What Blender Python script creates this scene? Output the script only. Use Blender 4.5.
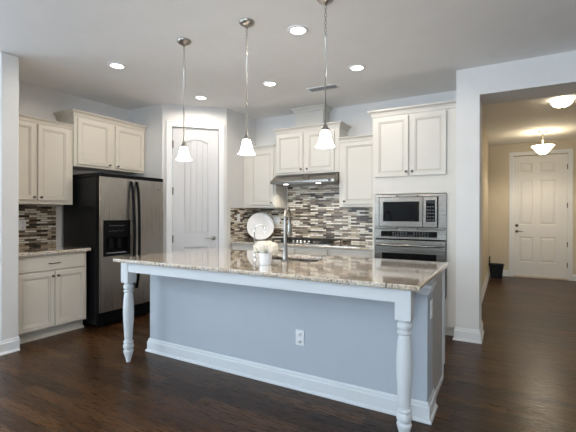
import bpy, math, random
from mathutils import Vector, Matrix
random.seed(7)
sc = bpy.context.scene
for o in list(bpy.data.objects): bpy.data.objects.remove(o)
COL = sc.collection
PI = math.pi

# ------------------------------------------------------------------ camera
F, YAW, ROLL, PIT, EYE = 385.27, .5175, .002, -.0014, 1.3034
c, s = math.cos(YAW), math.sin(YAW)
right = Vector((c, s, 0)); fh = Vector((-s, c, 0)); zu = Vector((0, 0, 1))
fw = fh*math.cos(PIT)+zu*math.sin(PIT); up = -fh*math.sin(PIT)+zu*math.cos(PIT)
RR = right*math.cos(ROLL)+up*math.sin(ROLL); UU = up*math.cos(ROLL)-right*math.sin(ROLL)
cd = bpy.data.cameras.new('camera'); cam = bpy.data.objects.new('camera', cd); COL.objects.link(cam)
cd.sensor_width = 36; cd.lens = F*36/576; cd.shift_y = -.984/576; cd.clip_start = .05
m = Matrix.Identity(4)
for i in range(3):
    m[i][0] = RR[i]; m[i][1] = UU[i]; m[i][2] = -fw[i]
m[0][3], m[1][3], m[2][3] = 0, 0, EYE
cam.matrix_world = m
sc.camera = cam

# ------------------------------------------------------------------ world, light, exposure
w = bpy.data.worlds.new('world'); sc.world = w; w.use_nodes = True
nt = w.node_tree; bg = nt.nodes['Background']
sky = nt.nodes.new('ShaderNodeTexSky'); sky.sky_type = 'NISHITA'; sky.sun_disc = False
sky.sun_elevation = math.radians(38); sky.sun_rotation = math.radians(60)
nt.links.new(sky.outputs[0], bg.inputs[0]); bg.inputs[1].default_value = .25
vs = sc.view_settings
vs.view_transform = 'Standard'; vs.look = 'None'; vs.gamma = 1; vs.use_curve_mapping = False
vs.exposure = 0.0

def area(name, loc, rot, sx, sy, power, col):
    l = bpy.data.lights.new(name, 'AREA'); l.shape = 'RECTANGLE'; l.size = sx; l.size_y = sy
    l.energy = power; l.color = col
    o = bpy.data.objects.new(name, l); COL.objects.link(o); o.location = loc; o.rotation_euler = rot
    return o
def point(name, loc, power, col, r=.04):
    l = bpy.data.lights.new(name, 'POINT'); l.energy = power; l.color = col; l.shadow_soft_size = r
    o = bpy.data.objects.new(name, l); COL.objects.link(o); o.location = loc
    return o
def spot(name, loc, power, col, ang=177, blend=.3, r=.06):
    l = bpy.data.lights.new(name, 'SPOT'); l.energy = power; l.color = col
    l.spot_size = math.radians(ang); l.spot_blend = blend; l.shadow_soft_size = r
    o = bpy.data.objects.new(name, l); COL.objects.link(o); o.location = loc
    return o
DAY = (.72, .86, 1.0)
WARM = (1.0, .80, .58)
CANCOL = (1.0, .90, .78)
P_WIN, P_SIDE, P_CAN, P_PEND, P_HALL, P_HOOD = 262, 195, 20, 5.0, 24, 8.0
TILT = 65        # window lamps are aimed upward to add brightness on the ceiling
# daylight through the three windows behind the camera and the one in the left wall
WINX = (-5.3, 0.2)
for x in WINX:
    area('window_daylight', (x, -4.10, 1.45), (math.radians(90+TILT), 0, 0), 1.5, 1.9, P_WIN, DAY)
area('window_daylight', (-7.38, -1.2, 1.45), (0, math.radians(-90-TILT), 0), 1.9, 2.2, P_SIDE, DAY)

# ------------------------------------------------------------------ materials
def mat(name, col, rough=.5, metal=0, spec=.5, emit=None, es=0, coat=0):
    M = bpy.data.materials.new(name); M.use_nodes = True
    b = M.node_tree.nodes['Principled BSDF']
    b.inputs['Base Color'].default_value = (*col, 1); b.inputs['Roughness'].default_value = rough
    b.inputs['Metallic'].default_value = metal; b.inputs['Specular IOR Level'].default_value = spec
    if coat: b.inputs['Coat Weight'].default_value = coat; b.inputs['Coat Roughness'].default_value = .05
    if emit: b.inputs['Emission Color'].default_value = (*emit, 1); b.inputs['Emission Strength'].default_value = es
    return M
def N(M, t): return M.node_tree.nodes.new(t)
def L(M, a, b): M.node_tree.links.new(a, b)
def bsdf(M): return M.node_tree.nodes['Principled BSDF']
def ramp(M, stops, interp='LINEAR'):
    r = N(M, 'ShaderNodeValToRGB'); e = r.color_ramp; e.interpolation = interp
    e.elements[0].position, e.elements[0].color = stops[0][0], (*stops[0][1], 1)
    e.elements[1].position, e.elements[1].color = stops[1][0], (*stops[1][1], 1)
    for p, cc in stops[2:]:
        x = e.elements.new(p); x.color = (*cc, 1)
    return r
def subtle(M, col, amt=.04, scale=6, bump=.0, bscale=200):
    """soft procedural variation over a painted surface"""
    tc = N(M, 'ShaderNodeTexCoord'); n = N(M, 'ShaderNodeTexNoise'); n.inputs['Scale'].default_value = scale
    n.inputs['Detail'].default_value = 4; L(M, tc.outputs['Object'], n.inputs['Vector'])
    r = ramp(M, [(.3, tuple(x*(1-amt) for x in col)), (.7, tuple(min(1, x*(1+amt)) for x in col))])
    L(M, n.outputs['Fac'], r.inputs[0]); L(M, r.outputs[0], bsdf(M).inputs['Base Color'])
    if bump:
        n2 = N(M, 'ShaderNodeTexNoise'); n2.inputs['Scale'].default_value = bscale
        L(M, tc.outputs['Object'], n2.inputs['Vector'])
        b = N(M, 'ShaderNodeBump'); b.inputs['Strength'].default_value = bump; b.inputs['Distance'].default_value = .002
        L(M, n2.outputs['Fac'], b.inputs['Height']); L(M, b.outputs[0], bsdf(M).inputs['Normal'])
    return M
def paint(name, col, rough=.5, amt=.02, bump=.05, **k): return subtle(mat(name, col, rough, **k), col, amt, 5, bump)
def brushed(name, col, rough=.3, axis='z'):
    M = mat(name, col, rough, 1)
    tc = N(M, 'ShaderNodeTexCoord'); mp = N(M, 'ShaderNodeMapping')
    mp.inputs['Scale'].default_value = {'z': (300, 300, 2), 'x': (2, 300, 300), 'y': (300, 2, 300)}[axis]
    n = N(M, 'ShaderNodeTexNoise'); n.inputs['Scale'].default_value = 1
    L(M, tc.outputs['Object'], mp.inputs[0]); L(M, mp.outputs[0], n.inputs['Vector'])
    r = ramp(M, [(.3, (rough*.75,)*3), (.7, (rough*1.25,)*3)]); L(M, n.outputs['Fac'], r.inputs[0])
    L(M, r.outputs[0], bsdf(M).inputs['Roughness'])
    return M

M_WALL = paint('wall_paint', (.745, .74, .73), .7, .015, .08)
M_HALL = paint('hall_paint', (.66, .585, .455), .7, .015, .08)
M_CEIL = paint('ceiling_paint', (.89, .89, .89), .8, .012, .1)
M_TRIM = paint('white_trim_paint', (.80, .81, .82), .35, .01, .0)
M_DOORH = paint('front_door_paint', (.80, .79, .77), .35, .01, .0)
M_DOORW = paint('white_door_paint', (.64, .645, .66), .35, .01, .0)
M_CAB = paint('cream_cabinet_paint', (.635, .588, .51), .38, .015, .0)
M_CABW = paint('pale_cabinet_paint', (.635, .615, .57), .38, .015, .0)
M_GLAZEW = paint('pale_glaze', (.50, .48, .435), .45, .05, .0)
M_GLAZE = paint('umber_glaze', (.55, .505, .435), .45, .05, .0)
M_ISL = paint('island_paint', (.70, .725, .74), .38, .012, .0)
M_PANEL = paint('island_panel_paint', (.47, .51, .555), .6, .012, .06)  # grey paint with the blue of the daylight mixed into the colour
M_ENDP = paint('island_end_shaded', (.40, .385, .37), .4, .02, .0)  # darker colour carries the shade on the end facing the hall
M_STEEL = brushed('brushed_steel', (.34, .325, .30), .30)
M_STEELH = brushed('brushed_steel_level', (.24, .228, .21), .24, 'x')
M_FRIDGE = brushed('fridge_steel', (.43, .41, .385), .32, 'z')
M_CHROME = mat('chrome', (.78, .78, .78), .10, 1)
M_NICK = mat('satin_nickel', (.42, .40, .37), .28, 1)
M_PEWT = mat('dark_pewter', (.16, .14, .125), .32, .9)
M_BLACK = mat('black_plastic', (.005, .005, .006), .32, 0, .10)
M_BLKTEX = subtle(mat('black_textured', (.010, .010, .011), .3, 0, .22), (.010, .010, .011), .2, 30, .3, 300)
M_GLASSB = mat('black_glass', (.004, .0045, .0055), .05, 0, .22)
M_IRON = mat('cast_iron', (.015, .015, .015), .55)
M_GREYP = mat('grey_plastic', (.32, .33, .34), .4)
M_PLATE = mat('white_plate_plastic', (.82, .83, .84), .35)
M_PORC = subtle(mat('white_porcelain', (.93, .935, .94), .18), (.91, .915, .92), .01)
M_SLOT = mat('dark_slot', (.03, .03, .03), .6)
M_PETAL = subtle(mat('cream_petals', (.90, .86, .77), .65), (.90, .86, .77), .06, 40)
M_LEAF = subtle(mat('green_leaf', (.10, .17, .05), .5), (.10, .17, .05), .25, 30)
M_SHADE = mat('frosted_shade', (.95, .93, .88), .4, emit=(1, .95, .87), es=20)
M_HSHADE = mat('frosted_hall_shade', (.95, .9, .8), .4, emit=(1, .86, .62), es=9.0)
M_LAMP = mat('lamp_disc', (1, 1, 1), .5, emit=(1, .93, .84), es=9)
M_HOODLAMP = mat('hood_lamp', (1, 1, 1), .5, emit=(1, .95, .88), es=7)
M_DISP = mat('display_print', (.16, .17, .18), .4)
M_THRESH = paint('pale_oak', (.62, .52, .40), .5, .1)
M_SOIL = mat('moss', (.05, .06, .03), .9)

def granite():
    M = mat('granite', (.5, .45, .4), .06, 0, .55, coat=1.0)
    tc = N(M, 'ShaderNodeTexCoord')
    n1 = N(M, 'ShaderNodeTexNoise'); n1.inputs['Scale'].default_value = 9; n1.inputs['Detail'].default_value = 6; n1.inputs['Roughness'].default_value = .7
    v = N(M, 'ShaderNodeTexVoronoi'); v.inputs['Scale'].default_value = 130
    n2 = N(M, 'ShaderNodeTexNoise'); n2.inputs['Scale'].default_value = 70; n2.inputs['Detail'].default_value = 5; n2.inputs['Roughness'].default_value = .75
    for x in (n1, v, n2): L(M, tc.outputs['Object'], x.inputs['Vector'])
    r1 = ramp(M, [(.32, (.57, .47, .36)), (.44, (.72, .61, .48)), (.56, (.79, .735, .66)), (.72, (.66, .60, .54))]); L(M, n1.outputs['Fac'], r1.inputs[0])
    r2 = ramp(M, [(.31, (.07, .065, .065)), (.42, (.50, .45, .39)), (.56, (.9, .88, .85)), (.72, (1., .99, .97))]); L(M, n2.outputs['Fac'], r2.inputs[0])
    mx = N(M, 'ShaderNodeMix'); mx.data_type = 'RGBA'; mx.blend_type = 'MULTIPLY'; mx.inputs[0].default_value = .72
    L(M, r1.outputs[0], mx.inputs[6]); L(M, r2.outputs[0], mx.inputs[7])
    sp = N(M, 'ShaderNodeSeparateColor'); L(M, v.outputs['Color'], sp.inputs[0])
    r3 = ramp(M, [(0, (0, 0, 0)), (.9, (1, 1, 1))], 'CONSTANT'); L(M, sp.outputs[0], r3.inputs[0])
    mx2 = N(M, 'ShaderNodeMix'); mx2.data_type = 'RGBA'; L(M, r3.outputs[0], mx2.inputs[0])
    L(M, mx.outputs[2], mx2.inputs[6]); mx2.inputs[7].default_value = (.16, .15, .15, 1)
    L(M, mx2.outputs[2], bsdf(M).inputs['Base Color'])
    return M
M_GRAN = granite()

def brick_core(M, comb, bw, rh, mortar, off=.5):
    """random grey per brick on Color, mortar mask on Fac"""
    b = N(M, 'ShaderNodeTexBrick'); b.offset = off; b.offset_frequency = 2; b.squash = 1.0
    b.inputs['Color1'].default_value = (0, 0, 0, 1); b.inputs['Color2'].default_value = (1, 1, 1, 1)
    b.inputs['Mortar'].default_value = (.5, .5, .5, 1)
    b.inputs['Scale'].default_value = 1; b.inputs['Mortar Size'].default_value = mortar; b.inputs['Mortar Smooth'].default_value = .1
    b.inputs['Brick Width'].default_value = bw; b.inputs['Row Height'].default_value = rh; b.inputs['Bias'].default_value = 0
    L(M, comb, b.inputs['Vector'])
    return b
def mosaic(name, axis):
    M = mat(name, (.4, .35, .3), .28, 0, .35)
    tc = N(M, 'ShaderNodeTexCoord'); sx = N(M, 'ShaderNodeSeparateXYZ'); L(M, tc.outputs['Object'], sx.inputs[0])
    cb = N(M, 'ShaderNodeCombineXYZ'); L(M, sx.outputs[axis], cb.inputs[0]); L(M, sx.outputs[2], cb.inputs[1])
    b = brick_core(M, cb.outputs[0], .125, .0248, .0026, .37)
    r = ramp(M, [(0, (.04, .028, .02)), (.12, (.17, .125, .09)), (.22, (.78, .74, .64)), (.38, (.27, .225, .17)), (.50, (.58, .50, .385)),
                 (.62, (.10, .075, .055)), (.70, (.84, .81, .73)), (.84, (.33, .305, .25)), (.93, (.46, .37, .26))], 'CONSTANT')
    L(M, b.outputs['Color'], r.inputs[0])
    n = N(M, 'ShaderNodeTexNoise'); n.inputs['Scale'].default_value = 40; n.inputs['Detail'].default_value = 3; L(M, tc.outputs['Object'], n.inputs['Vector'])
    rn = ramp(M, [(.3, (.78, .78, .78)), (.7, (1.1, 1.1, 1.1))]); L(M, n.outputs['Fac'], rn.inputs[0])
    mu = N(M, 'ShaderNodeMix'); mu.data_type = 'RGBA'; mu.blend_type = 'MULTIPLY'; mu.inputs[0].default_value = 1
    L(M, r.outputs[0], mu.inputs[6]); L(M, rn.outputs[0], mu.inputs[7])
    mx = N(M, 'ShaderNodeMix'); mx.data_type = 'RGBA'; L(M, b.outputs['Fac'], mx.inputs[0])
    L(M, mu.outputs[2], mx.inputs[6]); mx.inputs[7].default_value = (.14, .115, .09, 1)
    L(M, mx.outputs[2], bsdf(M).inputs['Base Color'])
    bp = N(M, 'ShaderNodeBump'); bp.invert = True; bp.inputs['Strength'].default_value = .6; bp.inputs['Distance'].default_value = .002
    L(M, b.outputs['Fac'], bp.inputs['Height']); L(M, bp.outputs[0], bsdf(M).inputs['Normal'])
    return M
M_MOSX = mosaic('mosaic_back', 0); M_MOSY = mosaic('mosaic_side', 1)

def wood_floor():
    M = mat('dark_wood_planks', (.05, .03, .02), .28, 0, .5)
    tc = N(M, 'ShaderNodeTexCoord')
    b = brick_core(M, tc.outputs['Object'], .78, .100, .0024, .41)
    mp = N(M, 'ShaderNodeMapping'); mp.inputs['Scale'].default_value = (9, 120, 1); L(M, tc.outputs['Object'], mp.inputs[0])
    # shift the grain from plank to plank
    ad = N(M, 'ShaderNodeVectorMath'); ad.operation = 'MULTIPLY_ADD'; ad.inputs[1].default_value = (9, 9, 9)
    L(M, b.outputs['Color'], ad.inputs[0]); L(M, mp.outputs[0], ad.inputs[2])
    g = N(M, 'ShaderNodeTexNoise'); g.inputs['Scale'].default_value = 1; g.inputs['Detail'].default_value = 7; g.inputs['Roughness'].default_value = .62
    g.inputs['Distortion'].default_value = .25
    L(M, ad.outputs[0], g.inputs['Vector'])
    r = ramp(M, [(0, (.028, .0118, .0045)), (.35, (.045, .0195, .0072)), (.7, (.063, .0285, .0105)), (1, (.092, .043, .016))]); L(M, b.outputs['Color'], r.inputs[0])
    rg = ramp(M, [(.30, (.42, .40, .38)), (.5, (.98, .97, .96)), (.70, (1.7, 1.65, 1.6))]); L(M, g.outputs['Fac'], rg.inputs[0])
    mu = N(M, 'ShaderNodeMix'); mu.data_type = 'RGBA'; mu.blend_type = 'MULTIPLY'; mu.inputs[0].default_value = 1
    L(M, r.outputs[0], mu.inputs[6]); L(M, rg.outputs[0], mu.inputs[7])
    mx = N(M, 'ShaderNodeMix'); mx.data_type = 'RGBA'; L(M, b.outputs['Fac'], mx.inputs[0])
    L(M, mu.outputs[2], mx.inputs[6]); mx.inputs[7].default_value = (.008, .005, .004, 1)
    L(M, mx.outputs[2], bsdf(M).inputs['Base Color'])
    rr = ramp(M, [(.3, (.20,)*3), (.7, (.40,)*3)]); L(M, g.outputs['Fac'], rr.inputs[0]); L(M, rr.outputs[0], bsdf(M).inputs['Roughness'])
    # hand-scraped waves
    mp2 = N(M, 'ShaderNodeMapping'); mp2.inputs['Scale'].default_value = (4, 16, 1); L(M, tc.outputs['Object'], mp2.inputs[0])
    wv = N(M, 'ShaderNodeTexNoise'); wv.inputs['Scale'].default_value = 1; wv.inputs['Detail'].default_value = 2; L(M, mp2.outputs[0], wv.inputs['Vector'])
    b1 = N(M, 'ShaderNodeBump'); b1.inputs['Strength'].default_value = .5; b1.inputs['Distance'].default_value = .006; L(M, wv.outputs['Fac'], b1.inputs['Height'])
    b2 = N(M, 'ShaderNodeBump'); b2.invert = True; b2.inputs['Strength'].default_value = .7; b2.inputs['Distance'].default_value = .002
    L(M, b.outputs['Fac'], b2.inputs['Height']); L(M, b1.outputs[0], b2.inputs['Normal']); L(M, b2.outputs[0], bsdf(M).inputs['Normal'])
    return M
M_FLOOR = wood_floor(); bsdf(M_FLOOR).inputs['Specular IOR Level'].default_value = .22

# ------------------------------------------------------------------ mesh helpers
class MB:
    def __init__(self): self.v, self.f, self.mi, self.sm = [], [], [], []
    def add(self, vs, fs, mi=0, smooth=False):
        k = len(self.v); self.v += [tuple(p) for p in vs]
        for f in fs: self.f.append([i+k for i in f]); self.mi.append(mi); self.sm.append(smooth)
        return self
    def box(self, x0, x1, y0, y1, z0, z1, mi=0):
        v = [(x, y, z) for z in (z0, z1) for y in (y0, y1) for x in (x0, x1)]
        return self.add(v, [(0, 2, 3, 1), (4, 5, 7, 6), (0, 1, 5, 4), (2, 6, 7, 3), (0, 4, 6, 2), (1, 3, 7, 5)], mi)
    def prism(self, pts, axis, a, b, mi=0):
        """extrude a 2-D outline along an axis: x -> (y,z), y -> (x,z), z -> (x,y)"""
        n = len(pts)
        def P(p, t): return {'x': (t, p[0], p[1]), 'y': (p[0], t, p[1]), 'z': (p[0], p[1], t)}[axis]
        v = [P(p, a) for p in pts]+[P(p, b) for p in pts]
        fs = [tuple(range(n-1, -1, -1)), tuple(range(n, 2*n))]+[(i, (i+1) % n, n+(i+1) % n, n+i) for i in range(n)]
        return self.add(v, fs, mi)
    def lathe(self, prof, at=(0, 0, 0), seg=24, axis='z', mi=0, smooth=True):
        n = len(prof); v = []
        for r, h in prof:
            for k in range(seg):
                t = 2*PI*k/seg; a, b = r*math.cos(t), r*math.sin(t)
                v.append({'z': (at[0]+a, at[1]+b, at[2]+h), 'y': (at[0]+a, at[1]+h, at[2]+b), 'x': (at[0]+h, at[1]+a, at[2]+b)}[axis])
        fs = [(i*seg+k, i*seg+(k+1) % seg, (i+1)*seg+(k+1) % seg, (i+1)*seg+k) for i in range(n-1) for k in range(seg)]
        self.add(v, fs, mi, smooth)
        if prof[0][0] > 1e-5: self.add([v[k] for k in range(seg)], [tuple(range(seg-1, -1, -1))], mi)
        if prof[-1][0] > 1e-5: self.add([v[(n-1)*seg+k] for k in range(seg)], [tuple(range(seg))], mi)
        return self
    def cyl(self, x, y, z, r, h, seg=20, axis='z', mi=0): return self.lathe([(r, 0), (r, h)], (x, y, z), seg, axis, mi)
    def tube(self, pts, r, seg=10, mi=0, closed=False):
        pts = [Vector(p) for p in pts]; n = len(pts); v = []
        rs = r if isinstance(r, (list, tuple)) else [r]*n
        ref = None
        for i, p in enumerate(pts):
            if closed: t = pts[(i+1) % n]-pts[i-1]
            else: t = pts[min(i+1, n-1)]-pts[max(i-1, 0)]
            t.normalize()
            if ref is None: ref = t.orthogonal().normalized()
            ref = (ref-t*ref.dot(t)).normalized(); q = t.cross(ref)
            for k in range(seg):
                a = 2*PI*k/seg; v.append(p+ref*math.cos(a)*rs[i]+q*math.sin(a)*rs[i])
        m = n if closed else n-1
        fs = [(i*seg+k, i*seg+(k+1) % seg, ((i+1) % n)*seg+(k+1) % seg, ((i+1) % n)*seg+k) for i in range(m) for k in range(seg)]
        self.add(v, fs, mi, True)
        if not closed:
            self.add(v[:seg], [tuple(range(seg-1, -1, -1))], mi); self.add(v[-seg:], [tuple(range(seg))], mi)
        return self
    def sweep(self, path, prof, mi=0, closed=False):
        """carry a profile (out, z) along an XY path; 'out' is to the right of travel; mitred"""
        n = len(path); P = [Vector((p[0], p[1])) for p in path]; v = []
        def nor(a, b):
            d = (b-a).normalized(); return Vector((d.y, -d.x))
        for i in range(n):
            if closed or 0 < i < n-1:
                n1, n2 = nor(P[i-1], P[i]), nor(P[i], P[(i+1) % n]); k = (n1+n2); k = k/(1+n1.dot(n2))
            else: k = nor(P[0], P[1]) if i == 0 else nor(P[-2], P[-1])
            for o, z in prof: v.append((P[i].x+k.x*o, P[i].y+k.y*o, z))
        q = len(prof); m = n if closed else n-1
        fs = [(i*q+j, ((i+1) % n)*q+j, ((i+1) % n)*q+(j+1) % q, i*q+(j+1) % q) for i in range(m) for j in range(q)]
        if not closed: fs += [tuple(range(q)), tuple((n-1)*q+j for j in range(q-1, -1, -1))]
        return self.add(v, fs, mi)
    def panel(self, x0, x1, z0, z1, y, rings, t):
        """front panel facing -Y built of nested rectangles: rings of (inset, depth, material); closed at the back"""
        v, fs, ms = [], [], []
        for ins, d, _ in rings:
            v += [(x0+ins, y+d, z0+ins), (x1-ins, y+d, z0+ins), (x1-ins, y+d, z1-ins), (x0+ins, y+d, z1-ins)]
        for i in range(len(rings)-1):
            for k in range(4): fs.append((i*4+k, i*4+(k+1) % 4, (i+1)*4+(k+1) % 4, (i+1)*4+k)); ms.append(rings[i+1][2])
        e = (len(rings)-1)*4; fs.append((e, e+1, e+2, e+3)); ms.append(0)
        b = len(v); v += [(x0, y+t, z0), (x1, y+t, z0), (x1, y+t, z1), (x0, y+t, z1)]
        for k in range(4): fs.append((b+k, b+(k+1) % 4, (k+1) % 4, k)); ms.append(0)
        fs.append((b+3, b+2, b+1, b)); ms.append(0)
        k0 = len(self.v); self.v += v
        for f, mm in zip(fs, ms): self.f.append([i+k0 for i in f]); self.mi.append(mm); self.sm.append(False)
        return self
    def rot(self, M4):
        self.v = [tuple(M4 @ Vector(p)) for p in self.v]; return self
    def build(self, name, mats, parent=None, bev=0, seg=2):
        me = bpy.data.meshes.new(name); me.from_pydata(self.v, [], self.f); me.update()
        mats = mats if isinstance(mats, (list, tuple)) else [mats]
        for x in mats: me.materials.append(x)
        for p, a, b in zip(me.polygons, self.mi, self.sm): p.material_index = a; p.use_smooth = b
        import bmesh
        bm = bmesh.new(); bm.from_mesh(me); bmesh.ops.recalc_face_normals(bm, faces=bm.faces); bm.to_mesh(me); bm.free()
        o = bpy.data.objects.new(name, me); COL.objects.link(o)
        if parent: o.parent = parent
        if bev:
            md = o.modifiers.new('edge', 'BEVEL'); md.width = bev; md.segments = seg; md.limit_method = 'ANGLE'; md.angle_limit = math.radians(40)
        return o
def thing(name, label, cat, loc=(0, 0, 0), rz=0, group=None):
    o = bpy.data.objects.new(name, None); o.empty_display_size = .1; COL.objects.link(o)
    o.location = loc; o.rotation_euler = (0, 0, rz); o['label'] = label; o['category'] = cat
    if group: o['group'] = group
    return o
def tag(o, label, cat, group=None):
    o['label'] = label; o['category'] = cat
    if group: o['group'] = group
    return o
def struct(o): o['kind'] = 'structure'; return o
def copy_tree(o, parent=None):
    k = o.copy(); COL.objects.link(k)
    if parent: k.parent = parent
    for ch in list(o.children): copy_tree(ch, k)
    return k

# ------------------------------------------------------------------ the room
H = 2.81
XL, YP, XC, XS, YD, YB = -4.781, 3.711, -4.082, -3.472, 4.331, 5.064
YH, XW, XO, ZH, YH2 = 4.368, -.467, -.247, 2.5255, 4.81
XHL, YF, XHR = -.350, 9.44, 1.9
X0, X1, Y0 = -7.5, 4.0, -4.2
struct(MB().box(X0-.15, X1+.15, Y0-.15, YF+.2, -.1, 0).build('floor', M_FLOOR))
struct(MB().box(X0-.15, X1+.15, Y0-.15, YF+.2, H, H+.12).build('ceiling', M_CEIL))
struct(MB().box(XL-.12, XL, 1.935, YP, 0, H).build('wall_left', M_WALL))
struct(MB().box(X0, -4.067, 1.778, 1.935, 0, H).build('wall_wing', M_WALL, bev=.012, seg=3))
struct(MB().box(XL-.12, XC, YP, YP+.12, 0, H).build('wall_fridge_side', M_WALL))
struct(MB().box(XS-.12, XS, YD, YB, 0, H).build('wall_range_side', M_WALL))
struct(MB().box(XS-.12, XHL-.122, YB, YB+.12, 0, H).build('wall_back', M_WALL))
# wall of the wide opening to the hall: pillar, header, far pier
wb = MB().box(XW, XO, YH, YH2, 0, H).box(XO, 1.75, YH, YH2, ZH, H).box(1.75, X1, YH, YH2, 0, H).box(-.4600, XHL, YH2, YB+.003, 0, H)
struct(wb.build('wall_opening', M_WALL))
struct(MB().box(XHL-.12, XHL, YB+.004, YF, 0, H).build('wall_hall_left', M_HALL))
struct(MB().box(XHR, XHR+.12, YH2, YF, 0, H).build('wall_hall_right', M_HALL))
hd = MB().box(XHL-.12, .098, YF, YF+.14, 0, H).box(1.063, XHR+.12, YF, YF+.14, 0, H).box(.098, 1.063, YF, YF+.14, 2.548, H)
struct(hd.build('wall_hall_end', M_HALL))
# room behind the camera, with its windows
struct(MB().box(X1, X1+.12, Y0, YH2, 0, H).build('wall_right', M_WALL))
struct(MB().box(X0-.12, X0, Y0, -2.35, 0, H).box(X0-.12, X0, -.05, 1.778, 0, H).box(X0-.12, X0, -2.35, -.05, 0, .45).box(X0-.12, X0, -2.35, -.05, 2.45, H).build('wall_left_front', M_WALL))
WINS = [(-5.3, .8), (-2.5, .17), (.2, .8)]
rb = MB(); xs = [X0-.12]
for x, hw in WINS: xs += [x-hw, x+hw]
xs.append(X1+.12)
for i in range(0, len(xs), 2): rb.box(xs[i], xs[i+1], Y0-.12, Y0, 0, H)
for x, hw in WINS: rb.box(x-hw, x+hw, Y0-.12, Y0, 0, .45).box(x-hw, x+hw, Y0-.12, Y0, 2.45, H)
struct(rb.build('wall_rear', M_WALL))
def window(n, loc, rz, hw):
    wnd = bpy.data.objects.new('window_%d' % n, None); COL.objects.link(wnd); wnd.location = loc; wnd.rotation_euler = (0, 0, rz); struct(wnd)
    b = MB()
    for x in (-hw, -.025, hw-.05): b.box(x, x+.05, -.04, .03, .45, 2.45)
    for z in (.45, 1.42, 2.40): b.box(-hw, hw, -.04, .03, z, z+.05)
    b.build('window_frame', M_TRIM, wnd, .004)
for n, (x, hw) in enumerate(WINS): window(n+1, (x, Y0-.06, 0), 0, hw)
window(4, (X0-.06, -1.2, 0), PI/2, 1.15)

# pantry wall across the corner, with its door
DANG = math.atan2(YD-YP, XS-XC); DLEN = math.hypot(YD-YP, XS-XC)
DT = Matrix.Translation((XC, YP, 0)) @ Matrix.Rotation(DANG, 4, 'Z')
DU0, DU1, DZ = .130, .757, 2.503
db = MB().box(0, DU0-.004, 0, .12, 0, H).box(DU1+.004, DLEN, 0, .12, 0, H).box(DU0-.004, DU1+.004, 0, .12, DZ+.004, H)
o = struct(db.build('wall_pantry', M_WALL)); o.matrix_world = DT
cas = MB()
cw = .075
for (a, b, z0, z1) in ((DU0-cw, DU0-.002, 0, DZ+cw), (DU1+.002, DU1+cw, 0, DZ+cw), (DU0-.002, DU1+.002, DZ+.002, DZ+cw)):
    cas.box(a, b, -.016, -.001, z0, z1)
cas.box(DU0-cw-.004, DU0-cw+.014, -.022, -.001, 0, DZ+cw+.004).box(DU1+cw-.014, DU1+cw+.004, -.022, -.001, 0, DZ+cw+.004).box(DU0-cw-.004, DU1+cw+.004, -.022, -.001, DZ+cw-.014, DZ+cw+.004)
o = struct(cas.build('trim_1', M_TRIM, bev=.004)); o.matrix_world = DT

def lever_handle(parent, x, y, z, direction=-1, mt=None):
    mt = mt or M_PEWT
    b = MB().lathe([(.030, 0), (.030, -.006), (.024, -.012), (.011, -.014), (.011, -.045)], (x, y, z), 20, 'y')
    b.tube([(x, y-.042, z), (x+direction*.02, y-.046, z), (x+direction*.06, y-.046, z+.003), (x+direction*.115, y-.040, z-.002)], [.010, .010, .008, .006], 8)
    return b.build('door_handle', mt, parent)
def hinge(parent, x, y, z, mt):
    return MB().cyl(x, y, z-.05, .008, .10, 10).box(x-.012, x+.012, y+.002, y+.006, z-.05, z+.05).build('hinge', mt, parent)

pd = bpy.data.objects.new('door_1', None); COL.objects.link(pd); pd.matrix_world = DT @ Matrix.Translation((0, .022, 0)); struct(pd)
pu0, pu1 = .290, .616     # panel opening
def arch(u0, u1, zs, rise, n=16):
    return [(u0+(u1-u0)*i/n, zs+rise*math.sin(PI*i/n)) for i in range(n+1)]
b = MB()
b.box(DU0, pu0, 0, .036, .012, DZ).box(pu1, DU1, 0, .036, .012, DZ)
b.box(pu0, pu1, 0, .036, .012, .22).box(pu0, pu1, 0, .036, .850, 1.050)
ar = arch(pu0, pu1, 2.300, .055)
b.prism([(pu1, DZ), (pu0, DZ)]+ar, 'y', 0, .036)
b.build('door_leaf', M_DOORW, pd, .003)
b = MB()
nb = 4
for z0, z1 in ((.22, .850), (1.050, 2.365)):
    for k in range(nb):
        a = pu0+(pu1-pu0)*k/nb+.003; e = pu0+(pu1-pu0)*(k+1)/nb-.003
        b.prism([(a, .016), (a+.005, .010), (e-.005, .010), (e, .016), (e, .03), (a, .03)], 'z', z0-.01, z1+.005)
    b.box(pu0-.01, pu1+.01, .017, .031, z0-.01, z1+.005)
b.build('plank_panel', M_DOORW, pd)
b = MB()
lo = [(pu0+.004, .224), (pu1-.004, .224), (pu1-.004, .846), (pu0+.004, .846)]
b.tube([(p[0], .004, p[1]) for p in lo], .008, 6, closed=True)
upo = [(pu0+.004, 1.054), (pu1-.004, 1.054)]+[(p[0]-(.004 if p[0] > .45 else -.004), p[1]-.004) for p in reversed(ar)]
b.tube([(p[0], .004, p[1]) for p in upo], .008, 6, closed=True)
b.build('panel_moulding', M_DOORW, pd)
lever_handle(pd, .690, 0, .968, -1, M_NICK)
for z in (.30, .964, 1.622, 2.266): hinge(pd, DU0+.004, -.010, z, M_PEWT)

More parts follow.
